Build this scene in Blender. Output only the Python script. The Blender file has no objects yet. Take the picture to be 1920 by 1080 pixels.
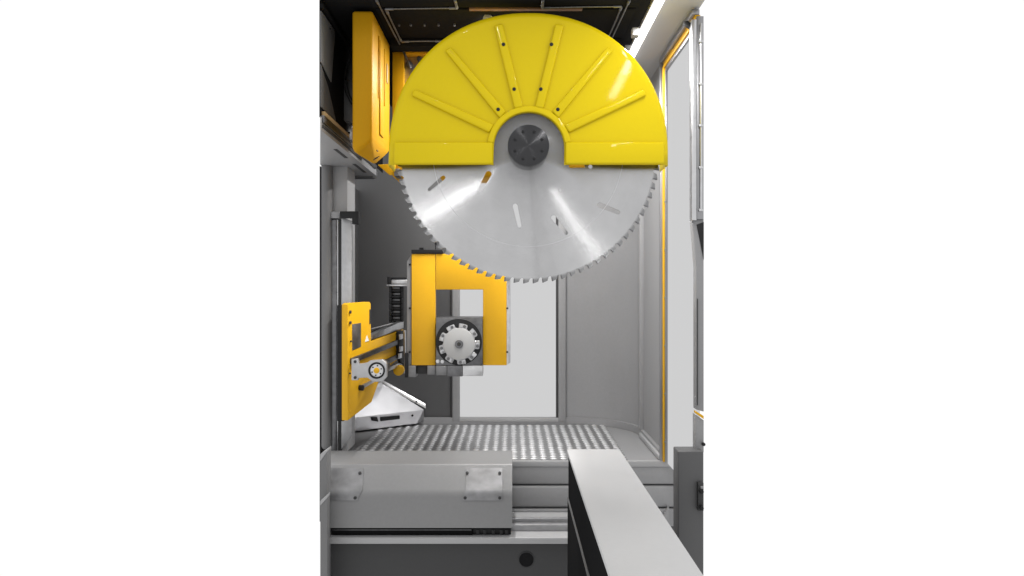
import bpy, bmesh, math, random
from mathutils import Vector, Matrix
random.seed(7)
S = bpy.context.scene
COL = S.collection
R = math.radians
ZC = 1.6          # eye height
F = 1400.0        # focal length in photo pixels (1920 wide)

# ------------------------------------------------------------------ camera, backdrop, lamps, exposure
cam_d = bpy.data.cameras.new("camera")
cam = bpy.data.objects.new("camera", cam_d)
COL.objects.link(cam)
cam.location = (0, 0, ZC)
cam.rotation_euler = (R(90), 0, 0)
cam_d.sensor_width = 36.0
cam_d.lens = F / 1920 * 36.0
cam_d.clip_start = 0.05
cam_d.clip_end = 100
S.camera = cam
W_ = bpy.data.worlds.new("World")
S.world = W_
W_.use_nodes = True
bg = W_.node_tree.nodes["Background"]
bg.inputs[0].default_value = (1, 1, 1, 1)      # plain white studio surround
bg.inputs[1].default_value = 1.02
S.view_settings.view_transform = 'Standard'
S.view_settings.look = 'None'
S.view_settings.exposure = 0
S.view_settings.gamma = 1
TUBE_POWER = 3.0
TUBE2_POWER = 6.0
# light thrown down by each tube, the last one added unseen: (from, to, watts) along its length
STRIPS = (((1.7, 2.2, 2.0), (2.25, 3.25, 7.5), (3.55, 4.4, 19.0)), ((1.6, 2.1, 5.0),), ((3.7, 4.9, 56.0),))
CEIL0 = 3.3

# ------------------------------------------------------------------ materials
def new_mat(name):
    m = bpy.data.materials.new(name)
    m.use_nodes = True
    nt = m.node_tree
    return m, nt, nt.nodes["Principled BSDF"]

def lk(nt, a, b): nt.links.new(a, b)

def paint(name, rgb, rough=0.42, var=0.05, bump=0.04, bscale=420, coat=0.0, metallic=0.0, waves=0.0, big=1.4, spec=0.5):
    m, nt, p = new_mat(name)
    tc = nt.nodes.new('ShaderNodeTexCoord')
    geo = nt.nodes.new('ShaderNodeNewGeometry')
    n1 = nt.nodes.new('ShaderNodeTexNoise'); n1.inputs['Scale'].default_value = big; n1.inputs['Detail'].default_value = 5
    lk(nt, geo.outputs['Position'], n1.inputs['Vector'])
    n3 = nt.nodes.new('ShaderNodeTexNoise'); n3.inputs['Scale'].default_value = 60; n3.inputs['Detail'].default_value = 4
    lk(nt, geo.outputs['Position'], n3.inputs['Vector'])
    add = nt.nodes.new('ShaderNodeMath'); add.operation = 'MULTIPLY_ADD'
    lk(nt, n3.outputs['Fac'], add.inputs[0]); add.inputs[1].default_value = 0.5; lk(nt, n1.outputs['Fac'], add.inputs[2])
    mr = nt.nodes.new('ShaderNodeMapRange')
    mr.inputs[1].default_value = 0.45; mr.inputs[2].default_value = 1.05
    mr.inputs[3].default_value = 1 - var; mr.inputs[4].default_value = 1 + var
    lk(nt, add.outputs[0], mr.inputs[0])
    mx = nt.nodes.new('ShaderNodeVectorMath'); mx.operation = 'SCALE'
    mx.inputs[0].default_value = rgb
    lk(nt, mr.outputs[0], mx.inputs['Scale'])
    lk(nt, mx.outputs[0], p.inputs['Base Color'])
    rr = nt.nodes.new('ShaderNodeMapRange'); rr.inputs[3].default_value = rough - 0.07; rr.inputs[4].default_value = rough + 0.09
    rr.inputs[1].default_value = 0.5; rr.inputs[2].default_value = 1.0
    lk(nt, add.outputs[0], rr.inputs[0]); lk(nt, rr.outputs[0], p.inputs['Roughness'])
    p.inputs['Metallic'].default_value = metallic
    p.inputs['Specular IOR Level'].default_value = spec
    if spec == 0: p.inputs['IOR'].default_value = 1.0
    p.inputs['Coat Weight'].default_value = coat
    p.inputs['Coat Roughness'].default_value = 0.025
    n2 = nt.nodes.new('ShaderNodeTexNoise'); n2.inputs['Scale'].default_value = bscale; n2.inputs['Detail'].default_value = 2
    lk(nt, geo.outputs['Position'], n2.inputs['Vector'])
    b = nt.nodes.new('ShaderNodeBump'); b.inputs['Strength'].default_value = bump; b.inputs['Distance'].default_value = 0.002
    lk(nt, n2.outputs['Fac'], b.inputs['Height'])
    out = b.outputs['Normal']
    if waves:
        n4 = nt.nodes.new('ShaderNodeTexNoise'); n4.inputs['Scale'].default_value = 7; n4.inputs['Detail'].default_value = 3
        lk(nt, geo.outputs['Position'], n4.inputs['Vector'])
        b2 = nt.nodes.new('ShaderNodeBump'); b2.inputs['Strength'].default_value = waves; b2.inputs['Distance'].default_value = 0.02
        lk(nt, n4.outputs['Fac'], b2.inputs['Height']); lk(nt, out, b2.inputs['Normal']); out = b2.outputs['Normal']
    lk(nt, out, p.inputs['Normal'])
    if coat: lk(nt, out, p.inputs['Coat Normal'])
    return m

def metal(name, rgb, rough=0.35, var=0.12, stretch=(1, 1, 1), scale=30, bump=0.03):
    m, nt, p = new_mat(name)
    geo = nt.nodes.new('ShaderNodeNewGeometry')
    mp = nt.nodes.new('ShaderNodeMapping'); mp.inputs['Scale'].default_value = stretch
    lk(nt, geo.outputs['Position'], mp.inputs['Vector'])
    n = nt.nodes.new('ShaderNodeTexNoise'); n.inputs['Scale'].default_value = scale; n.inputs['Detail'].default_value = 6
    lk(nt, mp.outputs[0], n.inputs['Vector'])
    mr = nt.nodes.new('ShaderNodeMapRange'); mr.inputs[1].default_value = .3; mr.inputs[2].default_value = .7
    mr.inputs[3].default_value = 1 - var; mr.inputs[4].default_value = 1 + var
    lk(nt, n.outputs['Fac'], mr.inputs[0])
    mx = nt.nodes.new('ShaderNodeVectorMath'); mx.operation = 'SCALE'; mx.inputs[0].default_value = rgb
    lk(nt, mr.outputs[0], mx.inputs['Scale']); lk(nt, mx.outputs[0], p.inputs['Base Color'])
    rr = nt.nodes.new('ShaderNodeMapRange'); rr.inputs[3].default_value = rough - .08; rr.inputs[4].default_value = rough + .1
    lk(nt, n.outputs['Fac'], rr.inputs[0]); lk(nt, rr.outputs[0], p.inputs['Roughness'])
    p.inputs['Metallic'].default_value = 1
    b = nt.nodes.new('ShaderNodeBump'); b.inputs['Strength'].default_value = bump; b.inputs['Distance'].default_value = .002
    lk(nt, n.outputs['Fac'], b.inputs['Height']); lk(nt, b.outputs[0], p.inputs['Normal'])
    return m

def emit(name, rgb, s):
    m, nt, p = new_mat(name)
    p.inputs['Base Color'].default_value = (*[c * .04 for c in rgb], 1)
    p.inputs['Emission Color'].default_value = (*rgb, 1)
    p.inputs['Emission Strength'].default_value = s
    p.inputs['Roughness'].default_value = .3
    return m

def glow(name, s):
    m = bpy.data.materials.new(name); m.use_nodes = True; nt = m.node_tree
    nt.nodes.remove(nt.nodes['Principled BSDF'])
    e = nt.nodes.new('ShaderNodeEmission'); e.inputs[0].default_value = (s, s, s * 1.005, 1); e.inputs[1].default_value = 1
    lk(nt, e.outputs[0], nt.nodes['Material Output'].inputs[0]); return m

def spun_metal(name, rgb, rough, aniso, var=.06, groove=.45, rim=None):
    """Disc ground in circles round its own Y axis."""
    m, nt, p = new_mat(name)
    tg = nt.nodes.new('ShaderNodeTangent'); tg.direction_type = 'RADIAL'; tg.axis = 'Y'
    lk(nt, tg.outputs[0], p.inputs['Tangent'])
    p.inputs['Metallic'].default_value = 1
    p.inputs['Anisotropic'].default_value = aniso
    p.inputs['Anisotropic Rotation'].default_value = .25
    tc = nt.nodes.new('ShaderNodeTexCoord')
    sx = nt.nodes.new('ShaderNodeSeparateXYZ'); lk(nt, tc.outputs['Object'], sx.inputs[0])
    def mth(op, a, b=None):
        n = nt.nodes.new('ShaderNodeMath'); n.operation = op
        for i, v in enumerate((a, b)):
            if v is None: continue
            if isinstance(v, (int, float)): n.inputs[i].default_value = v
            else: lk(nt, v, n.inputs[i])
        return n.outputs[0]
    rad = mth('SQRT', mth('ADD', mth('MULTIPLY', sx.outputs[0], sx.outputs[0]), mth('MULTIPLY', sx.outputs[2], sx.outputs[2])))
    ang = mth('ARCTAN2', sx.outputs[2], sx.outputs[0])
    cb = nt.nodes.new('ShaderNodeCombineXYZ')
    lk(nt, mth('MULTIPLY', rad, 900), cb.inputs[0]); lk(nt, mth('MULTIPLY', ang, 3), cb.inputs[1])
    n = nt.nodes.new('ShaderNodeTexNoise'); n.inputs['Scale'].default_value = 1; n.inputs['Detail'].default_value = 3
    lk(nt, cb.outputs[0], n.inputs['Vector'])
    n2 = nt.nodes.new('ShaderNodeTexNoise'); n2.inputs['Scale'].default_value = 9; n2.inputs['Detail'].default_value = 6
    lk(nt, tc.outputs['Object'], n2.inputs['Vector'])
    n3 = nt.nodes.new('ShaderNodeTexNoise'); n3.inputs['Scale'].default_value = 330; n3.inputs['Detail'].default_value = 3
    lk(nt, tc.outputs['Object'], n3.inputs['Vector'])
    s = mth('ADD', mth('ADD', mth('MULTIPLY', n.outputs['Fac'], .3), mth('MULTIPLY', n2.outputs['Fac'], .5)), mth('MULTIPLY', n3.outputs['Fac'], .5))
    mr = nt.nodes.new('ShaderNodeMapRange'); mr.inputs[1].default_value = .4; mr.inputs[2].default_value = .9
    mr.inputs[3].default_value = 1 - var; mr.inputs[4].default_value = 1 + var
    lk(nt, s, mr.inputs[0])
    mx = nt.nodes.new('ShaderNodeVectorMath'); mx.operation = 'SCALE'; mx.inputs[0].default_value = rgb
    lk(nt, mr.outputs[0], mx.inputs['Scale']); lk(nt, mx.outputs[0], p.inputs['Base Color'])
    rr = nt.nodes.new('ShaderNodeMapRange'); rr.inputs[1].default_value = .4; rr.inputs[2].default_value = .9
    rr.inputs[3].default_value = rough - .004; rr.inputs[4].default_value = rough + .006
    lk(nt, s, rr.inputs[0]); lk(nt, rr.outputs[0], p.inputs['Roughness'])
    # fine concentric grinding grooves: the surface tilts to and fro along the radius
    w1 = nt.nodes.new('ShaderNodeTexWhiteNoise'); w1.noise_dimensions = '3D'
    sc = nt.nodes.new('ShaderNodeVectorMath'); sc.operation = 'SCALE'; sc.inputs['Scale'].default_value = 53117.0
    lk(nt, tc.outputs['Object'], sc.inputs[0]); lk(nt, sc.outputs[0], w1.inputs['Vector'])
    sw = nt.nodes.new('ShaderNodeSeparateColor'); lk(nt, w1.outputs['Color'], sw.inputs[0])
    k = mth('MULTIPLY', mth('SUBTRACT', mth('ADD', sw.outputs[0], sw.outputs[1]), 1.0), groove)
    rd = nt.nodes.new('ShaderNodeCombineXYZ'); lk(nt, sx.outputs[0], rd.inputs[0]); lk(nt, sx.outputs[2], rd.inputs[2])
    rn = nt.nodes.new('ShaderNodeVectorMath'); rn.operation = 'NORMALIZE'; lk(nt, rd.outputs[0], rn.inputs[0])
    rs = nt.nodes.new('ShaderNodeVectorMath'); rs.operation = 'SCALE'; lk(nt, rn.outputs[0], rs.inputs[0]); lk(nt, k, rs.inputs['Scale'])
    ge = nt.nodes.new('ShaderNodeNewGeometry')
    ad = nt.nodes.new('ShaderNodeVectorMath'); ad.operation = 'ADD'; lk(nt, ge.outputs['Normal'], ad.inputs[0]); lk(nt, rs.outputs[0], ad.inputs[1])
    nn = nt.nodes.new('ShaderNodeVectorMath'); nn.operation = 'NORMALIZE'; lk(nt, ad.outputs[0], nn.inputs[0])
    lk(nt, nn.outputs[0], p.inputs['Normal'])
    if rim:      # steel gets darker towards the toothed edge
        m2 = nt.nodes.new('ShaderNodeMapRange'); m2.inputs[1].default_value = rim[0]; m2.inputs[2].default_value = rim[1]
        m2.inputs[3].default_value = 1; m2.inputs[4].default_value = rim[2]
        lk(nt, rad, m2.inputs[0])
        mm = nt.nodes.new('ShaderNodeVectorMath'); mm.operation = 'SCALE'; lk(nt, mx.outputs[0], mm.inputs[0]); lk(nt, m2.outputs[0], mm.inputs['Scale'])
        lk(nt, mm.outputs[0], p.inputs['Base Color'])
    return m

M = {}
M['lemon'] = paint('lemon_yellow_gloss_paint', (.56, .425, .005), rough=.4, var=.03, bump=.02, coat=.28, waves=.018, spec=.0)
M['yellow'] = paint('orange_yellow_paint', (.62, .335, .008), rough=.42, var=.04, bump=.06, spec=.25)
M['grey'] = paint('machine_grey_paint', (.235, .235, .24), rough=.48, var=.08, bump=.09)
M['grey_mid'] = paint('wall_grey_paint', (.215, .215, .22), rough=.5, var=.08, bump=.06)
M['grey_dark'] = paint('dark_grey_paint', (.075, .075, .077), rough=.5, var=.08, bump=.06)
M['grey_low'] = paint('shaded_wall_grey', (.062, .062, .064), rough=.5, var=.08, bump=.06)  # darker wall grey that carries the shade at rear left
M['grey_light'] = paint('light_grey_paint', (.31, .31, .315), rough=.45, var=.05, bump=.05)
M['ceil_grey'] = paint('ceiling_grey_paint', (.36, .36, .365), rough=.55, var=.04, bump=.04, spec=.3)
M['grey_cover'] = paint('cover_grey_paint', (.13, .13, .132), rough=.5, var=.05, bump=.05)
M['disc'] = paint('matt_disc_grey', (.36, .36, .36), rough=.5, var=.04)
M['plate_dark'] = paint('dark_front_plate_paint', (.038, .038, .039), rough=.5, var=.1, bump=.06, spec=.3)
M['hood'] = paint('hood_grey_paint', (.185, .185, .187), rough=.45, var=.08, bump=.07)
M['ochre'] = paint('ochre_yellow_paint', (.44, .225, .004), rough=.5, var=.05, bump=.05, spec=.1)
M['satin'] = metal('satin_steel', (.42, .42, .43), rough=.5, var=.08, bump=.01)
M['satin_bright'] = metal('satin_sheet', (.55, .55, .57), rough=.4, var=.05, bump=.006, scale=14)
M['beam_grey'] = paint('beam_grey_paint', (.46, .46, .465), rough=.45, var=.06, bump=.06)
M['white'] = paint('white_paint', (.75, .75, .75), rough=.45, var=.02)
M['black'] = paint('black_plastic', (.009, .009, .010), rough=.45, var=.15, spec=.25)
M['black_and_shade'] = paint('black_sheet_and_shade', (.013, .013, .0135), rough=.65, var=.25, bump=.05, spec=0)  # matt black, also the painted shade of beam sides and under the hood
M['charcoal'] = paint('charcoal_sheet', (.035, .035, .036), rough=.55, var=.2, spec=.25)
M['steel'] = metal('brushed_steel', (.55, .55, .56), rough=.36)
M['zinc'] = metal('zinc_plate', (.23, .23, .235), rough=.5, scale=9, var=.28, stretch=(1, 1, 1.5))
M['bright'] = metal('bright_steel', (.55, .55, .56), rough=.3, var=.06)
M['alu'] = metal('aluminium_profile', (.31, .31, .32), rough=.38, var=.08, stretch=(1, 1, .05), scale=60)
M['dark_steel'] = metal('dark_steel', (.16, .16, .165), rough=.42, var=.2)
M['tread'] = metal('tread_plate_metal', (.74, .74, .75), rough=.5, var=.12, scale=40)
M['tread_base'] = metal('tread_plate_ground', (.36, .36, .365), rough=.5, var=.12, scale=40)
M['blade'] = spun_metal('ground_blade_steel', (.46, .46, .465), .14, .0, .10, .8, (.594, .606, .55))
M['flange'] = spun_metal('dark_flange_steel', (.05, .05, .052), .22, .0, .06, .5)
M['bronze'] = paint('dull_brown', (.13, .065, .025), rough=.5)
M['brass'] = paint('rack_brass', (.34, .22, .09), rough=.5)
M['pane'] = glow('backlit_white_pane', .625)
M['tube'] = emit('tube_glow', (1.0, .97, .92), TUBE_POWER)
M['tube2'] = emit('tube_glow_left', (1.0, .98, .95), TUBE2_POWER)
M['gasket'] = paint('rubber_gasket', (.03, .03, .031), rough=.6)
M['cable'] = metal('braided_steel', (.14, .137, .13), rough=.4, scale=240, var=.45)

# ------------------------------------------------------------------ geometry helpers
def P(px, py, Y):
    return Vector(((px - 960) / F * Y, Y, ZC + (540 - py) / F * Y))
def X(px, Y): return (px - 960) / F * Y
def Z(py, Y): return ZC + (540 - py) / F * Y

class MB:
    def __init__(s): s.bm = bmesh.new()
    def _add(s, verts, faces, bev=0.0, seg=2):
        t = bmesh.new()
        vs = [t.verts.new(v) for v in verts]
        for f in faces: t.faces.new([vs[i] for i in f])
        bmesh.ops.recalc_face_normals(t, faces=t.faces)
        if bev > 0:
            bmesh.ops.bevel(t, geom=list(t.edges), offset=bev, offset_type='OFFSET', segments=seg, profile=.5, affect='EDGES', clamp_overlap=True)
        me = bpy.data.meshes.new('tmp'); t.to_mesh(me); t.free()
        s.bm.from_mesh(me); bpy.data.meshes.remove(me)
        return s
    def box(s, x0, y0, z0, x1, y1, z1, bev=.003, seg=2):
        x0, x1 = sorted((x0, x1)); y0, y1 = sorted((y0, y1)); z0, z1 = sorted((z0, z1))
        v = [(x, y, z) for x in (x0, x1) for y in (y0, y1) for z in (z0, z1)]
        f = [(0, 1, 3, 2), (4, 6, 7, 5), (0, 4, 5, 1), (2, 3, 7, 6), (0, 2, 6, 4), (1, 5, 7, 3)]
        return s._add(v, f, bev, seg)
    def pbox(s, px0, py0, px1, py1, Yf, Yb, bev=.003, seg=2):
        return s.box(X(px0, Yf), Yf, Z(py0, Yf), X(px1, Yf), Yb, Z(py1, Yf), bev, seg)
    def prism(s, front, d, bev=.003, seg=2):
        n = len(front); d = Vector(d)
        v = [Vector(p) for p in front] + [Vector(p) + d for p in front]
        f = [tuple(range(n)), tuple(range(2 * n - 1, n - 1, -1))] + [(i, i + n, (i + 1) % n + n, (i + 1) % n) for i in range(n)]
        return s._add(v, f, bev, seg)
    def pprism(s, pts, Yf, Yb, bev=.003, seg=2):
        return s.prism([P(x, y, Yf) for x, y in pts], (0, Yb - Yf, 0), bev, seg)
    def hull(s, pts, bev=.004, seg=2):
        t = bmesh.new()
        for p in pts: t.verts.new(p)
        bmesh.ops.convex_hull(t, input=list(t.verts))
        loose = [v for v in t.verts if not v.link_faces]
        bmesh.ops.delete(t, geom=loose, context='VERTS')
        bmesh.ops.dissolve_limit(t, angle_limit=R(2), verts=list(t.verts), edges=list(t.edges))
        if bev: bmesh.ops.bevel(t, geom=list(t.edges), offset=bev, offset_type='OFFSET', segments=seg, profile=.5, affect='EDGES', clamp_overlap=True)
        me = bpy.data.meshes.new('tmp'); t.to_mesh(me); t.free()
        s.bm.from_mesh(me); bpy.data.meshes.remove(me); return s
    def cyl(s, c, axis, r, h, n=24, bev=.002, r2=None):
        """cylinder starting at c running along axis for h"""
        a = Vector(axis).normalized(); u = a.orthogonal().normalized(); w = a.cross(u)
        c = Vector(c); r2 = r if r2 is None else r2
        v = [c + (u * math.cos(2 * math.pi * i / n) + w * math.sin(2 * math.pi * i / n)) * r for i in range(n)]
        v += [c + a * h + (u * math.cos(2 * math.pi * i / n) + w * math.sin(2 * math.pi * i / n)) * r2 for i in range(n)]
        f = [tuple(range(n)), tuple(range(2 * n - 1, n - 1, -1))] + [(i, i + n, (i + 1) % n + n, (i + 1) % n) for i in range(n)]
        return s._add(v, f, bev, 2)
    def ring(s, c, axis, r0, r1, h, n=40):
        a = Vector(axis).normalized(); u = a.orthogonal().normalized(); w = a.cross(u); c = Vector(c)
        prof = [(r0, 0), (r1, 0), (r1, h), (r0, h)]
        v = []
        for i in range(n):
            d = u * math.cos(2 * math.pi * i / n) + w * math.sin(2 * math.pi * i / n)
            v += [c + d * r + a * z for r, z in prof]
        f = [(i * 4 + k, i * 4 + (k + 1) % 4, ((i + 1) % n) * 4 + (k + 1) % 4, ((i + 1) % n) * 4 + k) for i in range(n) for k in range(4)]
        return s._add(v, f)
    def tube(s, pts, r, n=8):
        pts = [Vector(p) for p in pts]; v = []; f = []
        for i, p in enumerate(pts):
            t = (pts[min(i + 1, len(pts) - 1)] - pts[max(i - 1, 0)]).normalized()
            up = Vector((0, 0, 1)) if abs(t.z) < .9 else Vector((1, 0, 0))
            u = t.cross(up).normalized(); w = u.cross(t)
            v += [p + (u * math.cos(2 * math.pi * k / n) + w * math.sin(2 * math.pi * k / n)) * r for k in range(n)]
        for i in range(len(pts) - 1):
            f += [(i * n + k, i * n + (k + 1) % n, (i + 1) * n + (k + 1) % n, (i + 1) * n + k) for k in range(n)]
        f += [tuple(range(n)), tuple(range(len(v) - 1, len(v) - n - 1, -1))]
        return s._add(v, f)
    def build(s, name, mat, parent=None, origin=None, smooth=True):
        bm = s.bm
        if origin is None:
            lo = Vector((min(v.co[i] for v in bm.verts) for i in range(3))); hi = Vector((max(v.co[i] for v in bm.verts) for i in range(3)))
            origin = (lo + hi) / 2
        origin = Vector(origin)
        bmesh.ops.translate(bm, verts=bm.verts, vec=-origin)
        me = bpy.data.meshes.new(name); bm.to_mesh(me); bm.free()
        me.materials.append(mat if not isinstance(mat, str) else M[mat])
        if smooth:
            me.shade_smooth(); me.set_sharp_from_angle(angle=R(38))
        o = bpy.data.objects.new(name, me); COL.objects.link(o)
        WO[o.name] = origin
        o.parent = parent
        o.location = origin - (WO[parent.name] if parent else Vector())
        return o
WO = {}
def put(src, parent, world, roty=0.0):
    """another copy of a small piece, sharing its mesh"""
    o = src.copy(); COL.objects.link(o); o.parent = parent
    WO[o.name] = Vector(world)
    o.location = Vector(world) - (WO[parent.name] if parent else Vector())
    o.rotation_euler = (0, roty, 0)
    return o
def tag(o, label, cat, group=None):
    o['label'] = label; o['category'] = cat
    if group: o['group'] = group
    return o
def thing(name, loc, label, cat, group=None):
    o = bpy.data.objects.new(name, None); COL.objects.link(o)
    o.empty_display_size = .1
    o.location = loc; WO[o.name] = Vector(loc)
    return tag(o, label, cat, group)
def structure(o): o['kind'] = 'structure'; return o
def box(name, mat, parent, *a, **k): return MB().pbox(*a, **k).build(name, mat, parent)
def poly(name, mat, parent, pts, Yf, Yb, bev=.003): return MB().pprism(pts, Yf, Yb, bev).build(name, mat, parent)

def ray_plane(px, py, p0, n):
    d = Vector(((px - 960) / F, 1, (540 - py) / F)); o = Vector((0, 0, ZC))
    return o + d * ((Vector(p0) - o).dot(n) / d.dot(n))

FL = ZC - 1.02      # cabin floor height
YB = 5.6            # rear wall
ZT = ZC + 1.36      # ceiling height

# ------------------------------------------------------------------ setting: floor, walls, ceiling
m = MB(); m.box(-1.128, 4.40, FL - .03, .93, 5.66, FL, .002)
floor = structure(m.build('floor', 'grey', None))
# rounded front lip of the floor
MB().box(-1.1, 4.385, FL - .032, .93, 4.40, FL + .006, .006, 3).build('floor_lip', 'grey_light', floor)
# tread plate
tx0, tx1, ty0, ty1 = -.967, .684, 4.42, 5.53
tp = MB().box(tx0, ty0, FL + .001, tx1, ty1, FL + .005, .001).build('tread_plate', 'tread_base', floor)
bm = bmesh.new()
nx, ny = 28, 19
for i in range(nx):
    for j in range(ny):
        cx = tx0 + .03 + i * (tx1 - tx0 - .05) / (nx - 1) + random.uniform(-.002, .002)
        cy = ty0 + .025 + j * (ty1 - ty0 - .05) / (ny - 1)
        hw, hd, h = .0225, .0205, .0055
        base = [bm.verts.new((cx + a * hw, cy + b * hd, FL + .005)) for a, b in ((-1, 0), (-.55, -.8), (.55, -.8), (1, 0), (.55, .8), (-.55, .8))]
        top = [bm.verts.new((cx + a * hw * .5, cy + b * hd * .45, FL + .005 + h)) for a, b in ((-1, 0), (-.5, -.9), (.5, -.9), (1, 0), (.5, .9), (-.5, .9))]
        for k in range(6): bm.faces.new((base[k], base[(k + 1) % 6], top[(k + 1) % 6], top[k]))
        bm.faces.new(top)
b_ = MB(); b_.bm.free(); b_.bm = bm
st = b_.build('tread_bumps', 'tread', tp); st['kind'] = 'stuff'

# rear wall round the window opening
rw = MB()
wx0, wx1, wz0, wz1 = X(860, YB), X(1044, YB), Z(784, YB), ZC + .95
rw.box(wx0, YB, FL, wx1, YB + .05, wz0, .0)
rw.box(wx0, YB, wz1, wx1, YB + .05, ZT + .2, .0)
rw.box(wx1, YB, FL, .405, YB + .05, ZT + .2, .0)
rear = structure(rw.build('rear_wall', 'grey_mid', None))
MB().box(-1.2, YB - .004, FL, wx0, YB + .05, ZT + .2, .001).build('shaded_wall_part', 'grey_low', rear)  # same wall as the rest, its shade put into a darker grey
# curved corner sheet
path = [(.40, YB)]
for k in range(13):
    a = R(90 - 90 * k / 12)
    path.append((.40 + .50 * math.cos(a), 5.15 + .45 * math.sin(a)))
path += [(.90, 5.0), (.90, 4.40)]
def sweep_wall(mb, path, z0, z1, t0, t1):
    """vertical sheet following a plan path; t = offset to the outside"""
    v = []; f = []
    n = len(path)
    for i, p in enumerate(path):
        a = Vector(path[max(i - 1, 0)]); b = Vector(path[min(i + 1, n - 1)])
        t = (b - a).normalized(); nrm = Vector((-t.y, t.x))
        for off in (t0, t1):
            q = Vector(p) + nrm * off
            v += [(q.x, q.y, z0), (q.x, q.y, z1)]
    for i in range(n - 1):
        a, b = i * 4, (i + 1) * 4
        f += [(a, a + 1, b + 1, b), (a + 2, b + 2, b + 3, a + 3), (a + 1, a + 3, b + 3, b + 1), (a, b, b + 2, a + 2)]
    f += [(0, 2, 3, 1), (4 * n - 4, 4 * n - 3, 4 * n - 1, 4 * n - 2)]
    mb._add(v, f)
    return mb
MBc = MB(); sweep_wall(MBc, path, FL, ZT + .2, .0, .03)
cw = structure(MBc.build('curved_wall', 'grey_mid', None))
sk = MB(); sweep_wall(sk, [(-1.1, YB - .006), (.39, YB - .006)] + path[1:], FL + .001, FL + .052, -.022, .0)
sk.build('skirting', 'grey_mid', cw)
# wall ribs and trims on the right
MB().box(X(1198, 5.13), 5.10, FL + .05, X(1213, 5.13), 5.16, ZT, .004).build('corner_post', 'grey', cw)
MB().box(.865, 4.395, FL + .004, .90, 5.09, FL + .035, .004).build('floor_curb', 'grey_light', cw)

# left wall of the cabin (behind the guide column)
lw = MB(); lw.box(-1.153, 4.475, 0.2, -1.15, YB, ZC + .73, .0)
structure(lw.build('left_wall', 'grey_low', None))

# ceiling
cm = MB(); cm.box(-.906, CEIL0, ZT, .66, YB, ZT + .03, .0)
ceil = structure(cm.build('ceiling', 'black_and_shade', None))
MB().box(.664, CEIL0, ZT - .004, .908, YB, ZT + .03, .0).build('ceiling_panel', 'ceil_grey', ceil)
for (y0, y1, z) in ((3.44, 3.54, .03), (3.62, 3.99, .012), (4.06, 4.16, .045)):
    MB().box(-.66, y0, ZT - z, .60, y1, ZT - .001, .003).build('ceiling_beam', 'black_and_shade', ceil)
MB().box(-.66, 3.545, ZT - .022, .60, 3.56, ZT - .002, .002).build('ceiling_trim', 'charcoal', ceil)
MB().box(X(880, 3.6), 3.585, ZT - .02, X(1092, 3.6), 3.615, ZT - .002, .002).build('ceiling_strip', 'bronze', ceil)
for px in (748, 770, 796, 822, 852):
    MB().cyl(P(px, 49, 3.80), (0, 0, 1), .006, .012, 10).build('ceiling_rivet', 'dark_steel', ceil)

# ------------------------------------------------------------------ windows
win = thing('rear_window', (0, YB, FL), 'tall narrow window with white backlit pane in the grey rear wall', 'window')
MB().box(wx0, YB + .02, wz0, wx1, YB + .026, wz1, 0).build('pane', 'pane', win)
fr = MB()
fr.pbox(848, 300, 861.5, 790, YB - .03, YB + .03, .004)
fr.build('frame_post', 'grey', win)
MB().pbox(1047, 300, 1061, 790, YB - .03, YB + .03, .004).build('frame_post', 'grey', win)
MB().pbox(861.6, 783.5, 1046.9, 791, YB - .03, YB + .03, .003).build('sill', 'grey_light', win)
MB().pbox(1042.8, 300, 1046.9, 783.4, YB - .02, YB + .03, .002).build('gasket', 'gasket', win)
MB().pbox(845, 300, 847.9, 790, YB - .022, YB + .03, .002).build('gasket', 'gasket', win)

dr = thing('glazed_door', (.905, 4.0, FL), 'tall pale glazed door with thin yellow frame in right side of cabin', 'door')
dx = .905
MB().box(dx, 3.62, FL, dx + .006, 4.34, ZC + 1.262, 0).build('pane', 'pane', dr)
yb = 4.36
# frame bars lie in the plane of the side wall
MB().box(dx - .014, 4.342, FL + .004, dx + .004, 4.356, ZC + 1.27, .002).build('frame_bar', 'alu', dr)
MB().box(dx - .022, 4.3565, FL + .004, dx + .004, 4.382, ZC + 1.30, .003).build('frame_bar', 'yellow', dr)
MB().box(dx - .022, 3.60, ZC + 1.285, dx + .004, 4.356, ZC + 1.318, .003).build('frame_bar', 'yellow', dr)
MB().box(dx - .014, 3.60, ZC + 1.2625, dx + .004, 4.3415, ZC + 1.284, .002).build('frame_bar', 'alu', dr)
for z in (-.9, -.62, -.34, -.06, .22, .5, .78, 1.06):
    MB().box(dx - .017, 4.341, ZC + z, dx + .002, 4.36, ZC + z + .008, .001).build('clip', 'alu', dr)
jp = thing('door_jamb', (.89, 4.41, FL), 'slim bright aluminium jamb beside the yellow door frame', 'jamb')
MB().box(.868, 4.384, FL + .004, .905, 4.40, ZC + 1.345, .003).build('upright', 'alu', jp)
MB().box(.868, 3.60, ZC + 1.319, .905, 4.383, ZC + 1.345, .003).build('head_rail', 'alu', jp)

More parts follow.
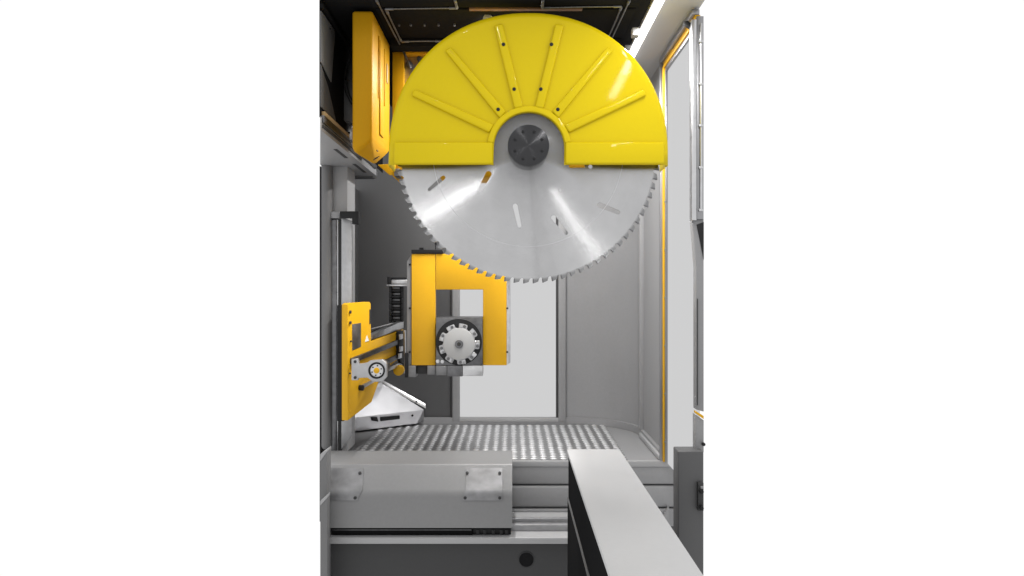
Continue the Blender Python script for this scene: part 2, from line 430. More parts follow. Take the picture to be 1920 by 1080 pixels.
# near right profile with hinge rod
ap = thing('door_profile', (.89, 3.58, Z(412, 3.58)), 'wide silver aluminium profile with slim hinge rod at upper right', 'profile')
MB().pbox(1297, 36, 1306.2, 413, 3.575, 3.62, .002).build('edge_strip', 'bright', ap)
MB().pbox(1306.5, 30, 1319.5, 411, 3.585, 3.63, .002).build('back_plate', 'alu', ap)
MB().cyl(P(1314.5, 396, 3.577), (0, 0, 1), .0065, Z(44, 3.577) - Z(396, 3.577), 12).build('hinge_rod', 'bright', ap)
for y in (75, 155, 233, 312, 392):
    MB().pbox(1311, y, 1318.5, y + 4, 3.563, 3.584, .001).build('hinge_knuckle', 'steel', ap)
hk = MB(); hk.pprism([(1283, 40), (1290, 38), (1299, 48), (1297, 52)], 3.6, 3.64, .002)
tag(hk.build('hook', 'black', None), 'small black hook under the ceiling at upper right', 'hook')
lp = thing('side_housing', (.9, 3.6, Z(845, 3.6)), 'grey side housing with black slanted opening at right edge', 'housing')
MB().pprism([(1298.5, 414), (1319.5, 402), (1319.5, 772), (1305.5, 768), (1305.5, 500)], 3.60, 3.66, .002).build('body', 'grey_mid', lp)
MB().pprism([(1306.5, 421), (1319.8, 416), (1319.8, 487)], 3.593, 3.62, .001).build('opening', 'black', lp)
MB().pprism([(1307, 560), (1308.6, 560), (1308.6, 760), (1307, 760)], 3.594, 3.61, 0).build('groove', 'charcoal', lp)
MB().pprism([(1305.5, 771.5), (1319.5, 780), (1319.5, 786), (1305.5, 776)], 3.592, 3.64, .001).build('yellow_edge', 'yellow', lp)
MB().pprism([(1304.5, 777.5), (1319.5, 788), (1319.5, 848), (1304.5, 848)], 3.60, 3.66, .001).build('lower_body', 'grey', lp)
MB().cyl(P(1318, 832, 3.60), (0, -1, 0), .009, .02, 6).build('bolt', 'black', lp)

rp = thing('corner_pillar', (.85, 3.6, 0), 'dark grey sheet metal pillar with black bolts at lower right', 'pillar')
MB().box(.79, 3.55, .0, X(1319.5, 3.55), 3.66, Z(846, 3.55), .006, 3).build('post', 'grey_dark', rp)
MB().pbox(1309, 905, 1319.5, 958, 3.525, 3.549, .002).build('latch_plate', 'plate_dark', rp)
MB().pbox(1314, 912, 1319.5, 917, 3.515, 3.524, .001).build('latch_tab', 'grey', rp)
for y in (920, 951):
    MB().cyl(P(1314, y, 3.524), (0, -1, 0), .011, .02, 6).build('bolt', 'black', rp)

# ------------------------------------------------------------------ lamps
def lamp(name, x, y0, y1, z, mat, label, strips, r=.021):
    t = thing(name, (x, (y0 + y1) / 2, z), label, 'lamp', 'tube lamps under the ceiling')
    MB().box(x - .019, y0 - .02, z + .018, x + .019, y1 + .02, z + .0255, .003).build('housing', 'grey_light', t)
    MB().cyl((x, y0, z), (0, 1, 0), r, y1 - y0, 16, 0).build('tube', mat, t)
    for (ya, yb_, watts) in strips:
        ld = bpy.data.lights.new('strip_light', 'AREA'); ld.shape = 'RECTANGLE'; ld.size = .04; ld.size_y = yb_ - ya
        ld.energy = watts; ld.color = (1, .99, .975)
        lo = bpy.data.objects.new('strip_light', ld); COL.objects.link(lo); lo.parent = t; lo.location = (0, (ya + yb_) / 2 - (y0 + y1) / 2, -r - .003)
    for y in (y0 - .015, y1 + .0):
        MB().cyl((x, y, z), (0, 1, 0), r * 1.15, .015, 16).build('end_cap', 'grey_light', t)
lamp('tube_lamp', .683, 1.9, 4.45, ZC + 1.33, 'tube', 'bright white fluorescent tube running along the ceiling at right', STRIPS[0])
lamp('tube_lamp', -.45, 1.3, 2.3, ZC + 2.0, 'tube2', 'white fluorescent tube hanging high in front of the machine', STRIPS[1])
lamp('tube_lamp', -.12, 3.7, 4.95, ZC + 1.33, 'tube2', 'added white tube lamp, unseen behind the saw cover, brightening the cabin', STRIPS[2])  # added lamp, never in view, to brighten floor, hood and rear wall
tag(MB().pbox(1186, 51, 1199, 66, 3.75, 3.80, .003).build('junction_box', 'grey', None), 'small white box on the dark ceiling beside the lit tube', 'box')
tag(MB().pbox(1172, 84, 1183, 97, 4.1, 4.14, .003).build('junction_box', 'grey', None), 'smaller white box tucked behind the saw cover below the lit tube', 'box')

# ------------------------------------------------------------------ circular saw
YC = 3.42
saw = thing('circular_saw', (X(990, 3.5), 3.5, Z(283.4, 3.5)), 'huge steel circular saw blade under a glossy lemon yellow half cover', 'saw')
# cover outline in photo pixels at YC
ocx, ocy, ORX, ORY, EX = 991, 284, 264, 264, 2.1
outer = [(ocx - 265, 309)]
for k in range(65):
    a = math.pi - math.pi * k / 64
    c, s = math.cos(a), math.sin(a)
    outer.append((ocx + ORX * math.copysign(abs(c) ** (2 / EX), c), ocy - ORY * abs(s) ** (2 / EX)))
outer.append((ocx + 264, 309))
icx, icy, IR = 992, 277, 66
inner = [(icx + IR, 309)] + [(icx + IR * math.cos(math.pi * k / 40), icy - IR * math.sin(math.pi * k / 40)) for k in range(41)] + [(icx - IR - 1, 309)]
bm = bmesh.new()
c0 = Vector((ocx, ocy + 0.0))
RR = .034
prof = []
for k in range(9):
    a = R(90) * k / 8
    prof.append((RR * (1 - math.sin(a)), RR * (1 - math.cos(a))))     # (inset, depth)
prof.append((0, .2))
rings = []
for ins, dep in prof:
    ring = []
    for (px, py) in outer:
        d = Vector((px, min(py, ocy))) - c0
        d = d.normalized() if d.length else d
        w = P(px, py, YC) + Vector((-d.x * ins, dep, d.y * ins))
        ring.append(bm.verts.new(w))
    rings.append(ring)
iv = [bm.verts.new(P(x, y, YC)) for x, y in inner]
ngon = bm.faces.new(rings[0] + iv)
for a, b in zip(rings[:-1], rings[1:]):
    for i in range(len(a) - 1):
        bm.faces.new((a[i], b[i], b[i + 1], a[i + 1]))
# inner return lip
iv2 = [bm.verts.new(v.co + Vector((0, .022, 0))) for v in iv]
for i in range(len(iv) - 1): bm.faces.new((iv[i], iv2[i], iv2[i + 1], iv[i + 1]))
bmesh.ops.recalc_face_normals(bm, faces=bm.faces)
if ngon.normal.y > 0: bmesh.ops.reverse_faces(bm, faces=bm.faces)
b_ = MB(); b_.bm.free(); b_.bm = bm
ni = ngon.index
cover = b_.build('cover', 'lemon', saw)
for pl in cover.data.polygons:
    if len(pl.vertices) > 10: pl.use_smooth = False
sol = cover.modifiers.new('sheet', 'SOLIDIFY'); sol.thickness = .005; sol.offset = -1
# raised pressings
def pressing(pts, h=.016, bev=.009, name='rib'):
    return MB().pprism(pts, YC - h, YC + .001, bev, 3).build(name, 'lemon', cover)
ribs = [[(777, 166.5), (926, 233.5), (917, 248), (771, 178)],
        [(845, 87), (949, 208), (937, 221), (834, 94)],
        [(942.6, 43.5), (981, 200), (964.5, 203), (926.5, 46.5)]]
for q in ribs:
    pressing(q)
    pressing([(1982 + 2 - x, y) for x, y in reversed(q)])
pressing([(738, 266), (924.5, 266), (924.5, 307), (738, 307)], .018, name='lower_bar')
pressing([(1060, 266), (1246.5, 266), (1246.5, 307), (1060, 307)], .018, name='lower_bar')
ang = [R(8 + 164 * k / 36) for k in range(37)]
ringq = [(icx + 67.5 * math.cos(a), icy - 67.5 * math.sin(a)) for a in ang] + [(icx + 79 * math.cos(a), icy - 79 * math.sin(a)) for a in reversed(ang)]
pressing(ringq, .012, .005, name='collar')
b0 = None
for (x, y) in ((944, 83), (964, 167), (934, 205), (1034, 83), (1014, 167), (1046, 205)):
    w = P(x, y, YC - .0175)
    if b0 is None:
        b0 = MB().cyl(w + Vector((0, .003, 0)), (0, -1, 0), .0085, .004, 12, .001).build('bolt', 'black', cover)
    else: put(b0, cover, w + Vector((0, .001, 0)))

# blade, cut from sheet with real slots
YBL = 3.50
bc = (990, 283.4)
NT = 86
pxm = YBL / F
outl = []
RT = 248.0
for k in range(NT):
    a0 = 2 * math.pi * k / NT; da = 2 * math.pi / NT
    for t, r in ((0, RT - 8.5), (.02, RT), (.25, RT - .6), (.56, RT - 2.4), (.63, RT - 5.5), (.70, RT - 8.2), (.82, RT - 9.8), (.94, RT - 9.6)):
        a = a0 + t * da
        outl.append((r * math.cos(a), r * math.sin(a)))
def slot(x0, y0, x1, y1, r):
    p, q = Vector((x0 - bc[0], bc[1] - y0)), Vector((x1 - bc[0], bc[1] - y1))
    a = math.atan2((q - p).y, (q - p).x); pts = []
    for k in range(9): t = a + R(90) + R(180) * k / 8; pts.append((p.x + r * 1.15 * math.cos(t), p.y + r * 1.15 * math.sin(t)))
    for k in range(9): t = a - R(90) + R(180) * k / 8; pts.append((q.x + r * .9 * math.cos(t), q.y + r * .9 * math.sin(t)))
    return pts
holes = [slot(831, 333, 805, 355, 3.6), slot(916, 326, 901, 354, 5), slot(966, 386, 974, 423, 3.8), slot(1038, 408, 1062, 437, 3.8), slot(1124, 384, 1159, 398, 4.4), slot(1070, 311.5, 1094, 311.5, 3),
         [(1050 - bc[0] + 4 * math.cos(k * R(30)), bc[1] - 357 + 4 * math.sin(k * R(30))) for k in range(12)],
         [(1107 - bc[0] + 4 * math.cos(k * R(30)), bc[1] - 312.5 + 4 * math.sin(k * R(30))) for k in range(12)]]
cu = bpy.data.curves.new('blade_outline', 'CURVE'); cu.dimensions = '2D'; cu.fill_mode = 'BOTH'
for pts in [outl] + holes:
    sp = cu.splines.new('POLY'); sp.points.add(len(pts) - 1); sp.use_cyclic_u = True
    for i, (x, y) in enumerate(pts): sp.points[i].co = (x * pxm, y * pxm, 0, 1)
cu.extrude = .003
tmp = bpy.data.objects.new('blade_outline', cu); COL.objects.link(tmp)
dg = bpy.context.evaluated_depsgraph_get(); dg.update()
me = bpy.data.meshes.new_from_object(tmp.evaluated_get(dg))
bpy.data.objects.remove(tmp); bpy.data.curves.remove(cu)
bm = bmesh.new(); bm.from_mesh(me); bpy.data.meshes.remove(me)
bmesh.ops.remove_doubles(bm, verts=bm.verts, dist=1e-6)
bmesh.ops.recalc_face_normals(bm, faces=bm.faces)
bmesh.ops.rotate(bm, verts=bm.verts, matrix=Matrix.Rotation(R(90), 3, 'X'))
bpos = P(bc[0], bc[1], YBL) + Vector((0, .003, 0))
bmesh.ops.translate(bm, verts=bm.verts, vec=bpos)
b_ = MB(); b_.bm.free(); b_.bm = bm
blade = b_.build('blade', 'blade', saw, origin=bpos, smooth=False)
# carbide tips on the tooth faces
t0 = None
tips = MB()
for k in range(NT):
    a = 2 * math.pi * k / NT
    d = Vector((math.cos(a), 0, math.sin(a))); tt = Vector((-math.sin(a), 0, math.cos(a)))
    c = bpos + d * (RT - 3.6) * pxm + tt * .003
    q = [c + d * sx * .0095 + tt * sy * .0035 + Vector((0, -.0045, 0)) for sx, sy in ((-1, -1), (1, -1), (1, 1), (-1, .6))]
    tips.prism(q, (0, .009, 0), 0)
tips = tips.build('tooth_tips', 'dark_steel', blade); tips['kind'] = 'stuff'
MB().ring(bpos + Vector((0, -.0033, 0)), (0, 1, 0), 178.6 * pxm, 179.05 * pxm, .0006, 96).build('scribed_line', 'bright', blade)
MB().pbox(822, 296, 928, 331, 3.66, 3.9, .01).build('gearbox', 'ochre', saw)
MB().pbox(1058, 296, 1100, 325, 3.66, 3.9, .01).build('gearbox', 'ochre', saw)
# flange
YFL = 3.376
fl = MB().cyl(P(991, 272.5, YFL), (0, 1, 0), 39 * YFL / F, .123, 64, .003).build('flange', 'flange', saw)
fc = P(991, 272.5, YFL)
b0 = None
for k in range(8):
    a = R(22.5 + 45 * k); w = fc + Vector((math.cos(a), 0, math.sin(a))) * 27.5 * YFL / F
    if b0 is None: b0 = MB().cyl(w + Vector((0, .001, 0)), (0, -1, 0), .0075, .003, 12, .001).build('bolt', 'black', fl)
    else: put(b0, fl, w + Vector((0, -.0005, 0)))
MB().cyl(fc + Vector((0, .13, 0)), (0, 1, 0), .06, .4, 32).build('arbor', 'dark_steel', saw)

# ------------------------------------------------------------------ yellow motor cabinet, upper left
Y0 = 3.6
cab = thing('motor_cabinet', P(690, 300, 3.8), 'tall orange yellow cabinet with chamfered foot hanging at upper left', 'cabinet')
yb_ = X(699, Y0) / (X(731, 1))
hp = [P(660, 20, Y0), P(699, 20, Y0), P(660, 280, Y0), P(697, 262, Y0), P(703, 310, 3.84), P(668, 289, 3.62)]
xr = X(699, Y0)
hp += [Vector((xr, 4.10, Z(20, Y0))), Vector((X(660, Y0), 4.10, Z(20, Y0))), Vector((xr, 4.10, Z(285, 4.10))), Vector((X(660, Y0), 4.10, Z(285, 4.10)))]
body = MB().hull(hp, .012, 3).build('body', 'ochre', cab)
for (yy, w) in ((3.745, .006), (3.90, .006)):
    MB().box(xr, yy, ZC + .95, xr + .007, yy + w, ZC + 1.28 - (yy - 3.6) * .1, .002).build('seam', 'ochre', body)
MB().box(xr - .001, 3.79, ZC + .78, xr + .004, 3.89, ZC + 1.26, .003).build('side_panel', 'ochre', body)
# vent slots on the chamfer
n_ch = (P(697, 262, Y0) - P(660, 280, Y0)).cross(P(703, 310, 3.84) - P(660, 280, Y0)).normalized()
if n_ch.y > 0: n_ch = -n_ch
for (x, y) in ((686, 277), (689, 281), (704, 298), (707, 295)):
    c = ray_plane(x, y, P(660, 280, Y0), n_ch)
    u = (P(697, 262, Y0) - P(660, 280, Y0)).normalized(); v = n_ch.cross(u)
    q = [c + u * a * .014 + v * b * .0022 + n_ch * .001 for a, b in ((-1, -1), (1, -1), (1, 1), (-1, 1))]
    MB().prism(q, -n_ch * .002, 0).build('vent_slot', 'charcoal', body)
MB().box(xr - .001, 3.70, ZC + .68, xr + .003, 3.73, ZC + .685, 0).build('vent_slot', 'charcoal', body)
MB().box(xr - .001, 3.99, ZC + 1.10, xr + .003, 4.03, ZC + 1.20, .001).build('sticker', 'brass', body)
hf = thing('saw_carriage_frame', P(746, 300, 4.3), 'orange yellow upright with top crossbar between cabinet and saw cover', 'frame')
MB().pbox(735.5, 97, 757, 330, 4.22, 4.5, .004).build('upright', 'ochre', hf)
MB().pbox(757.3, 88, 830, 101, 4.20, 4.3, .003).build('crossbar', 'ochre', hf)
MB().pbox(757.3, 101.5, 840, 240, 4.26, 4.5, .003).build('bearing_block', 'steel', hf)
for (x, y, r) in ((768, 122, 6), (786, 112, 4), (795, 118, 4)):
    MB().cyl(P(x, y, 4.258), (0, -1, 0), r * 4.2 / F, .03, 14).build('fitting', 'charcoal', hf)
foot = MB().hull([P(708, 309, 4.2), P(742, 306, 4.2), P(731, 329, 4.2), P(742, 327, 4.2), P(708, 309, 4.35), P(742, 306, 4.35), P(731, 326, 4.35), P(742, 326, 4.35)], .004)
foot.build('foot', 'ochre', hf)
MB().pbox(739, 316, 749, 330, 4.19, 4.3, .003).build('foot_clamp', 'dark_steel', hf)

# ------------------------------------------------------------------ dark machine wall, rail beam and gear rack at upper left
uw = thing('upper_side_casing', (-.93, 4.3, ZC + .8), 'near black upper side casing above the rail beam at left', 'casing')
MB().box(-.903, 3.5, ZC + .802, -.90, 5.2, ZT, .0).build('side_sheet', 'black_and_shade', uw)
MB().prism([Vector((-.9, 3.5, ZC + 1.06)), Vector((-.9, 3.5, ZC + 1.30)), Vector((-.9, 3.78, ZC + 1.30)), Vector((-.9, 3.70, ZC + 1.02))], (.006, 0, 0), .002).build('hatch', 'grey_cover', uw)
MB().prism([Vector((-.9, 3.5, ZC + .85)), Vector((-.9, 3.5, ZC + 1.05)), Vector((-.9, 3.64, ZC + .98)), Vector((-.9, 3.80, ZC + .85))], (.005, 0, 0), .002).build('lower_hatch', 'grey_dark', uw)
MB().box(-.90, 3.50, ZC + 1.315, -.885, 4.4, ZC + 1.335, .002).build('cable_duct', 'black_and_shade', uw)
MB().cyl((-.893, 3.66, ZC + 1.27), (1, 0, 0), .004, .006, 10).build('rivet', 'black', uw)
MB().pbox(640, 150, 664, 226, 4.0, 4.06, .003).build('backing_block', 'grey_dark', uw)
cbl = MB()
for off in (0, 5):
    cbl.tube([P(655 + off, 100, 3.95), P(648 + off, 130, 3.95), P(645 + off, 158, 3.95), P(650 + off, 178, 3.95), P(660 + off, 196, 3.95)], .004)
tag(cbl.build('cable_pair', 'black', None), 'two thin black cables curving down behind the yellow cabinet', 'cable')

rb = thing('rail_beam', (-1.0, 4.3, ZC + .73), 'grey overhead rail beam running back at the left with dark slots', 'beam')
MB().prism([Vector((-.89, 3.465, ZC + .735)), Vector((-.89, 4.9, ZC + .735)), Vector((-1.145, 4.9, ZC + .735)), Vector((-1.145, 4.455, ZC + .735))], (0, 0, .065), .003).build('beam_body', 'grey', rb)
MB().box(-.889, 3.50, ZC + .775, -.880, 4.86, ZC + .800, .002).build('rail', 'dark_steel', rb)
MB().box(-.889, 3.50, ZC + .752, -.884, 4.4, ZC + .766, .001).build('groove', 'charcoal', rb)
for (y0, y1) in ((3.95, 4.22), (4.42, 4.75)):
    MB().box(-.945, y0, ZC + .7335, -.925, y1, ZC + .7355, 0).build('slot', 'charcoal', rb)
MB().pprism([(640, 300), (703, 318), (703, 325), (698, 332), (652, 332), (640, 315)], 4.9, 5.0, .004).build('end_bracket', 'grey_dark', rb)
rk = thing('gear_rack', (-.89, 3.8, ZC + .80), 'brass coloured toothed rack along the top of the rail beam', 'gear rack')
MB().box(-.90, 3.51, ZC + .801, -.882, 4.05, ZC + .812, .001).build('rack_bar', 'dark_steel', rk)
t0 = None
for k in range(22):
    w = Vector((-.889, 3.525 + k * .0245, ZC + .8225))
    if t0 is None: t0 = MB().box(w.x - .009, w.y - .0045, w.z - .011, w.x + .009, w.y + .0045, w.z + .011, .002).build('tooth', 'brass', rk)
    else: put(t0, rk, w)
pc = thing('pinion_carriage', P(650, 245, 4.12), 'small dark bearing carriage at the end of the toothed rack', 'bearing')
MB().pbox(641, 234, 660, 262, 4.1, 4.2, .004).build('block', 'steel', pc)
MB().cyl(P(645, 243, 4.099), (0, -1, 0), .016, .012, 20).build('wheel', 'dark_steel', pc)
MB().cyl(P(655, 249, 4.099), (0, -1, 0), .006, .008, 10).build('bolt', 'black', pc)

# ------------------------------------------------------------------ ceiling hoses
def hose(label, pts, r=.0042, name='braided_hose'):
    t = thing(name, pts[0], label, 'hose', 'braided hoses under the ceiling')
    MB().tube(pts, r).build('braid', 'cable', t)
    for i, p in enumerate((pts[0], pts[-1])):
        q = pts[1] if i == 0 else pts[-2]
        d = (Vector(q) - Vector(p)).normalized()
        MB().cyl(p, d, r * 1.7, .04, 10).build('fitting', 'dark_steel', t)
zr = ZC + 1.325
def C(px, py):     # a point just under the ceiling
    Y = (zr - ZC) * F / (540 - py); return P(px, py, Y)
hose('long braided hose running back beside the yellow cabinet top', [C(706, 0.5), C(720, 27), C(738, 62), C(757, 97)])
hose('short braided hose parallel to the long one, right of it at left ceiling', [C(725, 20), C(737, 46), C(752, 77)])
hose('crosswise braided hose at upper left below the black ceiling', [C(722, 17), C(790, 16), C(858, 15)])
hose('stub of braided hose turning upward left of the saw cover top', [C(857, 15), C(853, 0.5)])
hose('crosswise braided hose at left ending behind the saw cover', [C(753, 78), C(790, 77), C(830, 77)])
hose('last short braided hose hanging down before the grey bearing block', [P(757, 97, 4.19), P(763, 112, 4.19), P(770, 128, 4.19)])
hose('crosswise braided hose above the right part of the saw cover', [C(1016, 15), C(1090, 13), C(1166, 12)])
hose('stub of braided hose turning upward right of the saw cover top', [C(1017, 14), C(1018, 0.5)])
hose('left one of two braided hoses running back beside the lit tube', [C(1165, 13), C(1155, 38), C(1138, 76)])
hose('right one of two braided hoses running back beside the lit tube', [C(1180, 1), C(1164, 36), C(1145, 77)])

# ------------------------------------------------------------------ guide column at left
gc = thing('guide_column', (X(638, 4.5), 4.5, FL), 'tall light grey vertical guide column with rails at left', 'column')
MB().pbox(620, 285, 651.5, 847, 4.53, 4.75, .004).build('column_body', 'grey_light', gc)
MB().pbox(621, 412, 631, 851, 4.49, 4.529, .002).build('guide_rail', 'dark_steel', gc)
MB().pbox(631.3, 412, 634, 848, 4.50, 4.529, .001).build('thin_strip', 'bright', gc)
MB().pbox(634.3, 412, 639.8, 848, 4.505, 4.529, .001).build('dark_strip', 'charcoal', gc)
MB().pprism([(640, 408), (659.5, 414), (659.5, 818), (640, 842)], 4.49, 4.529, .002).build('flat_bar', 'satin', gc)
MB().pprism([(637, 396), (672, 396), (672, 420), (660, 420), (660, 408.5), (637, 408.5)], 4.44, 4.488, .002).build('stop_bracket', 'black', gc)
MB().pprism([(621, 397), (636.7, 397), (636.7, 409), (621, 409)], 4.48, 4.528, .002).build('cap', 'grey', gc)
cvp = thing('column_cover', (X(610, 4.45), 4.5, FL), 'rounded grey vertical cover at far left edge beside the column', 'cover')
MB().pbox(600.3, 268, 619.3, 845, 4.46, 4.6, .028, 5).build('cover_sheet', 'grey_cover', cvp)
sc_ = thing('stepped_cabinet', (X(606, 3.85), 3.85, 0), 'narrow grey stepped cabinet with sloped ledges at lower left edge', 'cabinet')
MB().pprism([(600.3, 866), (612.5, 848), (612.5, 1115), (600.3, 1115)], 3.86, 3.95, .002).build('upper_step', 'grey_cover', sc_)
MB().pprism([(600.3, 852), (612.8, 843), (612.8, 847.4), (600.3, 865.4)], 3.858, 3.95, .001).build('ledge', 'grey_light', sc_)  # lit top of the step, put in as a lighter grey
MB().pprism([(600.3, 949), (613.5, 934), (613.5, 1150), (600.3, 1150)], 3.80, 3.856, .002).build('lower_step', 'grey_cover', sc_)
MB().pprism([(600.3, 940), (613.7, 928), (613.7, 933.4), (600.3, 948.4)], 3.798, 3.856, .001).build('ledge', 'grey_light', sc_)  # light on the lower step's top, painted as pale grey

# ------------------------------------------------------------------ yellow side plate with arm
pa, pb = P(652, 600, 4.28), P(760, 600, 4.98)
npl = Vector((pb.y - pa.y, -(pb.x - pa.x), 0)).normalized()
def face(pts, off=0.0): return [ray_plane(x, y, pa + npl * off, npl) for x, y in pts]
sp = thing('feed_arm', P(652, 790, 4.28), 'yellow slotted side plate with rails and round bearing riding on the column', 'feed arm')
plate = MB().prism(face([(652, 571), (656, 568), (693, 566), (695.5, 569), (696, 640), (748, 621), (757, 618), (759, 664), (727, 690), (718, 712), (710, 717), (697, 754), (652, 789)]), -npl * .04, .004).build('side_plate', 'yellow', sp)
MB().prism(face([(696.5, 628), (757, 601), (757, 615), (696.5, 637)], -.002), -npl * .035, .002).build('top_flange', 'steel', sp)
MB().prism(face([(661, 672), (748, 637), (748, 645.5), (661, 682)], .018), -npl * .017, .002).build('rail', 'dark_steel', sp)
MB().prism(face([(722, 676), (749, 664), (749, 672), (722, 686)], .018), -npl * .017, .002).build('rail', 'dark_steel', sp)
MB().prism(face([(727, 690), (757, 677), (757, 683), (727, 697)], .012), -npl * .02, .002).build('rail', 'steel', sp)
MB().prism(face([(747.5, 622), (757, 619), (758, 684), (752, 680), (748, 670)], .022), -npl * .021, .002).build('end_plate', 'black', sp)
MB().prism(face([(759, 620), (761.5, 619), (762, 700), (759, 700)], .01), -npl * .03, .001).build('edge_strip', 'steel', sp)
for (x, y) in ((753, 632), (753, 655), (751, 668)):
    MB().prism(face([(x - 3, y - 5), (x + 3, y - 6), (x + 3, y + 3), (x - 3, y + 5)], .032), -npl * .009, .002).build('slide_block', 'steel', sp)
MB().prism(face([(661, 608), (677, 605.5), (677, 650), (661, 657)], .003), -npl * .004, .001).build('inset_panel', 'zinc', sp)
MB().prism(face([(685, 641), (688.5, 629), (692, 639)], .003), -npl * .003, 0).build('warning_label', 'white', sp)
MB().prism(face([(693.0, 580), (695.2, 580), (695.2, 607), (693.0, 608)], .002), -npl * .004, 0).build('slot', 'charcoal', sp)
YBB = 4.25
br = MB().pprism([(659, 674), (671, 672), (673, 683), (688, 680), (694, 676), (717, 674), (725, 681), (725, 707), (717, 716), (699, 716), (689, 708), (672, 709), (671, 713), (659, 713)], YBB, YBB + .035, .003).build('bearing_bracket', 'satin', sp)
cbr = P(706.5, 694.5, YBB - .0005); rpx = YBB / F
MB().cyl(P(706.5, 694.5, YBB + .034), (0, 1, 0), 14 * rpx, .22, 24).build('bearing_housing', 'dark_steel', br)
MB().ring(cbr, (0, -1, 0), 12.6 * rpx, 15.6 * rpx, .008, 40).build('seal_ring', 'black', br)
MB().cyl(cbr, (0, -1, 0), 12.5 * rpx, .004, 36).build('bearing', 'steel', br)
MB().cyl(cbr + Vector((0, -.0045, 0)), (0, -1, 0), 5.6 * rpx, .008, 20).build('shaft_end', 'yellow', br)
b0 = None
for k in range(6):
    a = R(20 + 60 * k); w = cbr + Vector((math.cos(a), 0, math.sin(a))) * 9.2 * rpx
    if b0 is None: b0 = MB().cyl(w + Vector((0, -.0045, 0)), (0, -1, 0), .0042, .003, 8, 0).build('bolt', 'black', br)
    else: put(b0, br, w + Vector((0, -.006, 0)))
for (x, y) in ((666, 678), (666, 708)):
    MB().cyl(P(x, y, YBB - .0005), (0, -1, 0), .009, .006, 10).build('clamp_screw', 'charcoal', br)
MB().prism(face([(676, 724), (697, 713), (703, 716), (677, 731)], .012), -npl * .012, .002).build('stop_bar', 'steel', sp)
MB().cyl(ray_plane(674, 727, pa, npl), npl, .017, .025, 16).build('stop_knob', 'black', sp)
for (x, y, s) in ((656, 585, 3.2), (656, 605, 3.2), (657, 640, 2.0), (655, 700, 2.0)):
    MB().cyl(ray_plane(x, y, pa + npl * .002, npl), npl, s * 4.4 / F, .008, 8).build('bolt', 'charcoal', sp)
for (x, y) in ((654, 750), (656, 772)):
    MB().cyl(ray_plane(x, y, pa + npl * .001, npl), npl, .006, .004, 8, .001).build('bolt', 'yellow', sp)
sl = thing('slide_strip', P(639, 790, 4.42), 'black slide strip behind the left edge of the yellow side plate', 'slide')
MB().pbox(632, 572, 645, 790, 4.40, 4.48, .004).build('strip', 'black', sl)
tr = thing('cable_tray', P(700, 625, 5.0), 'dark ribbed tray behind the yellow arm below the cable chain', 'tray')
MB().prism([P(690, 622, 5.05), P(757, 603, 5.3), P(757, 612, 5.3), P(690, 640, 5.05)], (0, .06, 0), .002).build('tray_body', 'charcoal', tr)
MB().tube([P(690, 618, 5.04), P(757, 601, 5.28)], .004).build('rim', 'steel', tr)

# cable chain
cc = thing('cable_chain', P(742, 604, 4.95), 'black plastic cable chain hanging upright with open links', 'cable chain')
MB().pbox(726, 519, 733, 533, 4.92, 4.99, .002).build('bracket', 'black', cc)
MB().pbox(733.3, 520, 762, 524, 4.94, 4.99, .002).build('bracket', 'black', cc)
MB().pbox(733.3, 524.5, 763, 532, 4.93, 4.99, .003).build('clamp', 'steel', cc)
MB().pbox(725, 533.5, 763, 536.5, 4.92, 4.99, .001).build('shelf', 'bright', cc)
t0 = None
for k in range(6):
    y0 = 537 + k * 11.2
    lm = MB()
    for (a, b) in ((729.5, 734), (751, 755.5)):
        lm.pbox(a, y0, b, y0 + 10.6, 4.93, 4.99, .003)
    lm.pbox(734.2, y0 + 6.2, 750.8, y0 + 10.2, 4.935, 4.985, .002)
    lnk = lm.build('chain_link', 'black', cc)
    MB().pbox(735, y0 + 1.2, 750, y0 + 5.2, 4.957, 4.962, .001).build('crossbar', 'dark_steel', lnk)
    if k == 5: pass
MB().pbox(730, 536.7, 755, 605, 4.972, 4.99, .001).build('back_band', 'black', cc)

# ------------------------------------------------------------------ hopper / chute cover
ch = thing('chip_hopper', P(720, 805, 5.25), 'silver sheet metal chip hopper with sloped triangular top and black handle', 'hopper')
A = P(712, 716, 5.57); Bp = P(795, 768, 5.52); Cp = P(640, 786, 5.2); D = P(640, 722, 5.57)
E = P(782, 794, 5.50)
hb = MB().hull([A, Bp, Cp, D, P(640, 812, 5.2), E, P(640, 800, 5.57), P(795, 788, 5.57), P(794, 770, 5.57)], .002, 1).build('body', 'satin_bright', ch, smooth=False)
MB().prism([P(716, 712, 5.585), P(798, 757, 5.555), P(798, 766, 5.54), P(712, 719, 5.572)], (0, .02, .0), .002).build('edge_flange', 'steel', ch)
nsk = (E - Cp); nsk = Vector((nsk.y, -nsk.x, 0)).normalized()
if nsk.y > 0: nsk = -nsk
def sk_pt(x, y, o=.004): return ray_plane(x, y, Cp + nsk * o, nsk)
MB().prism([sk_pt(*q, .016) for q in ((714, 782), (750, 779), (750, 786), (714, 790))], -nsk * .015, .004).build('handle', 'black', ch)
MB().prism([sk_pt(*q, .02) for q in ((697, 782), (708, 782), (710, 791), (698, 789))], -nsk * .019, .004).build('handle_knob', 'black', ch)
MB().cyl(sk_pt(773, 779), nsk, .009, .006, 10).build('screw', 'black', ch)
MB().cyl(P(781, 753, 5.55), (0, -1, 0), .008, .012, 10).build('screw', 'dark_steel', ch)
MB().cyl(P(776, 758, 5.55), (0, -1, 0), .006, .012, 10).build('screw', 'dark_steel', ch)

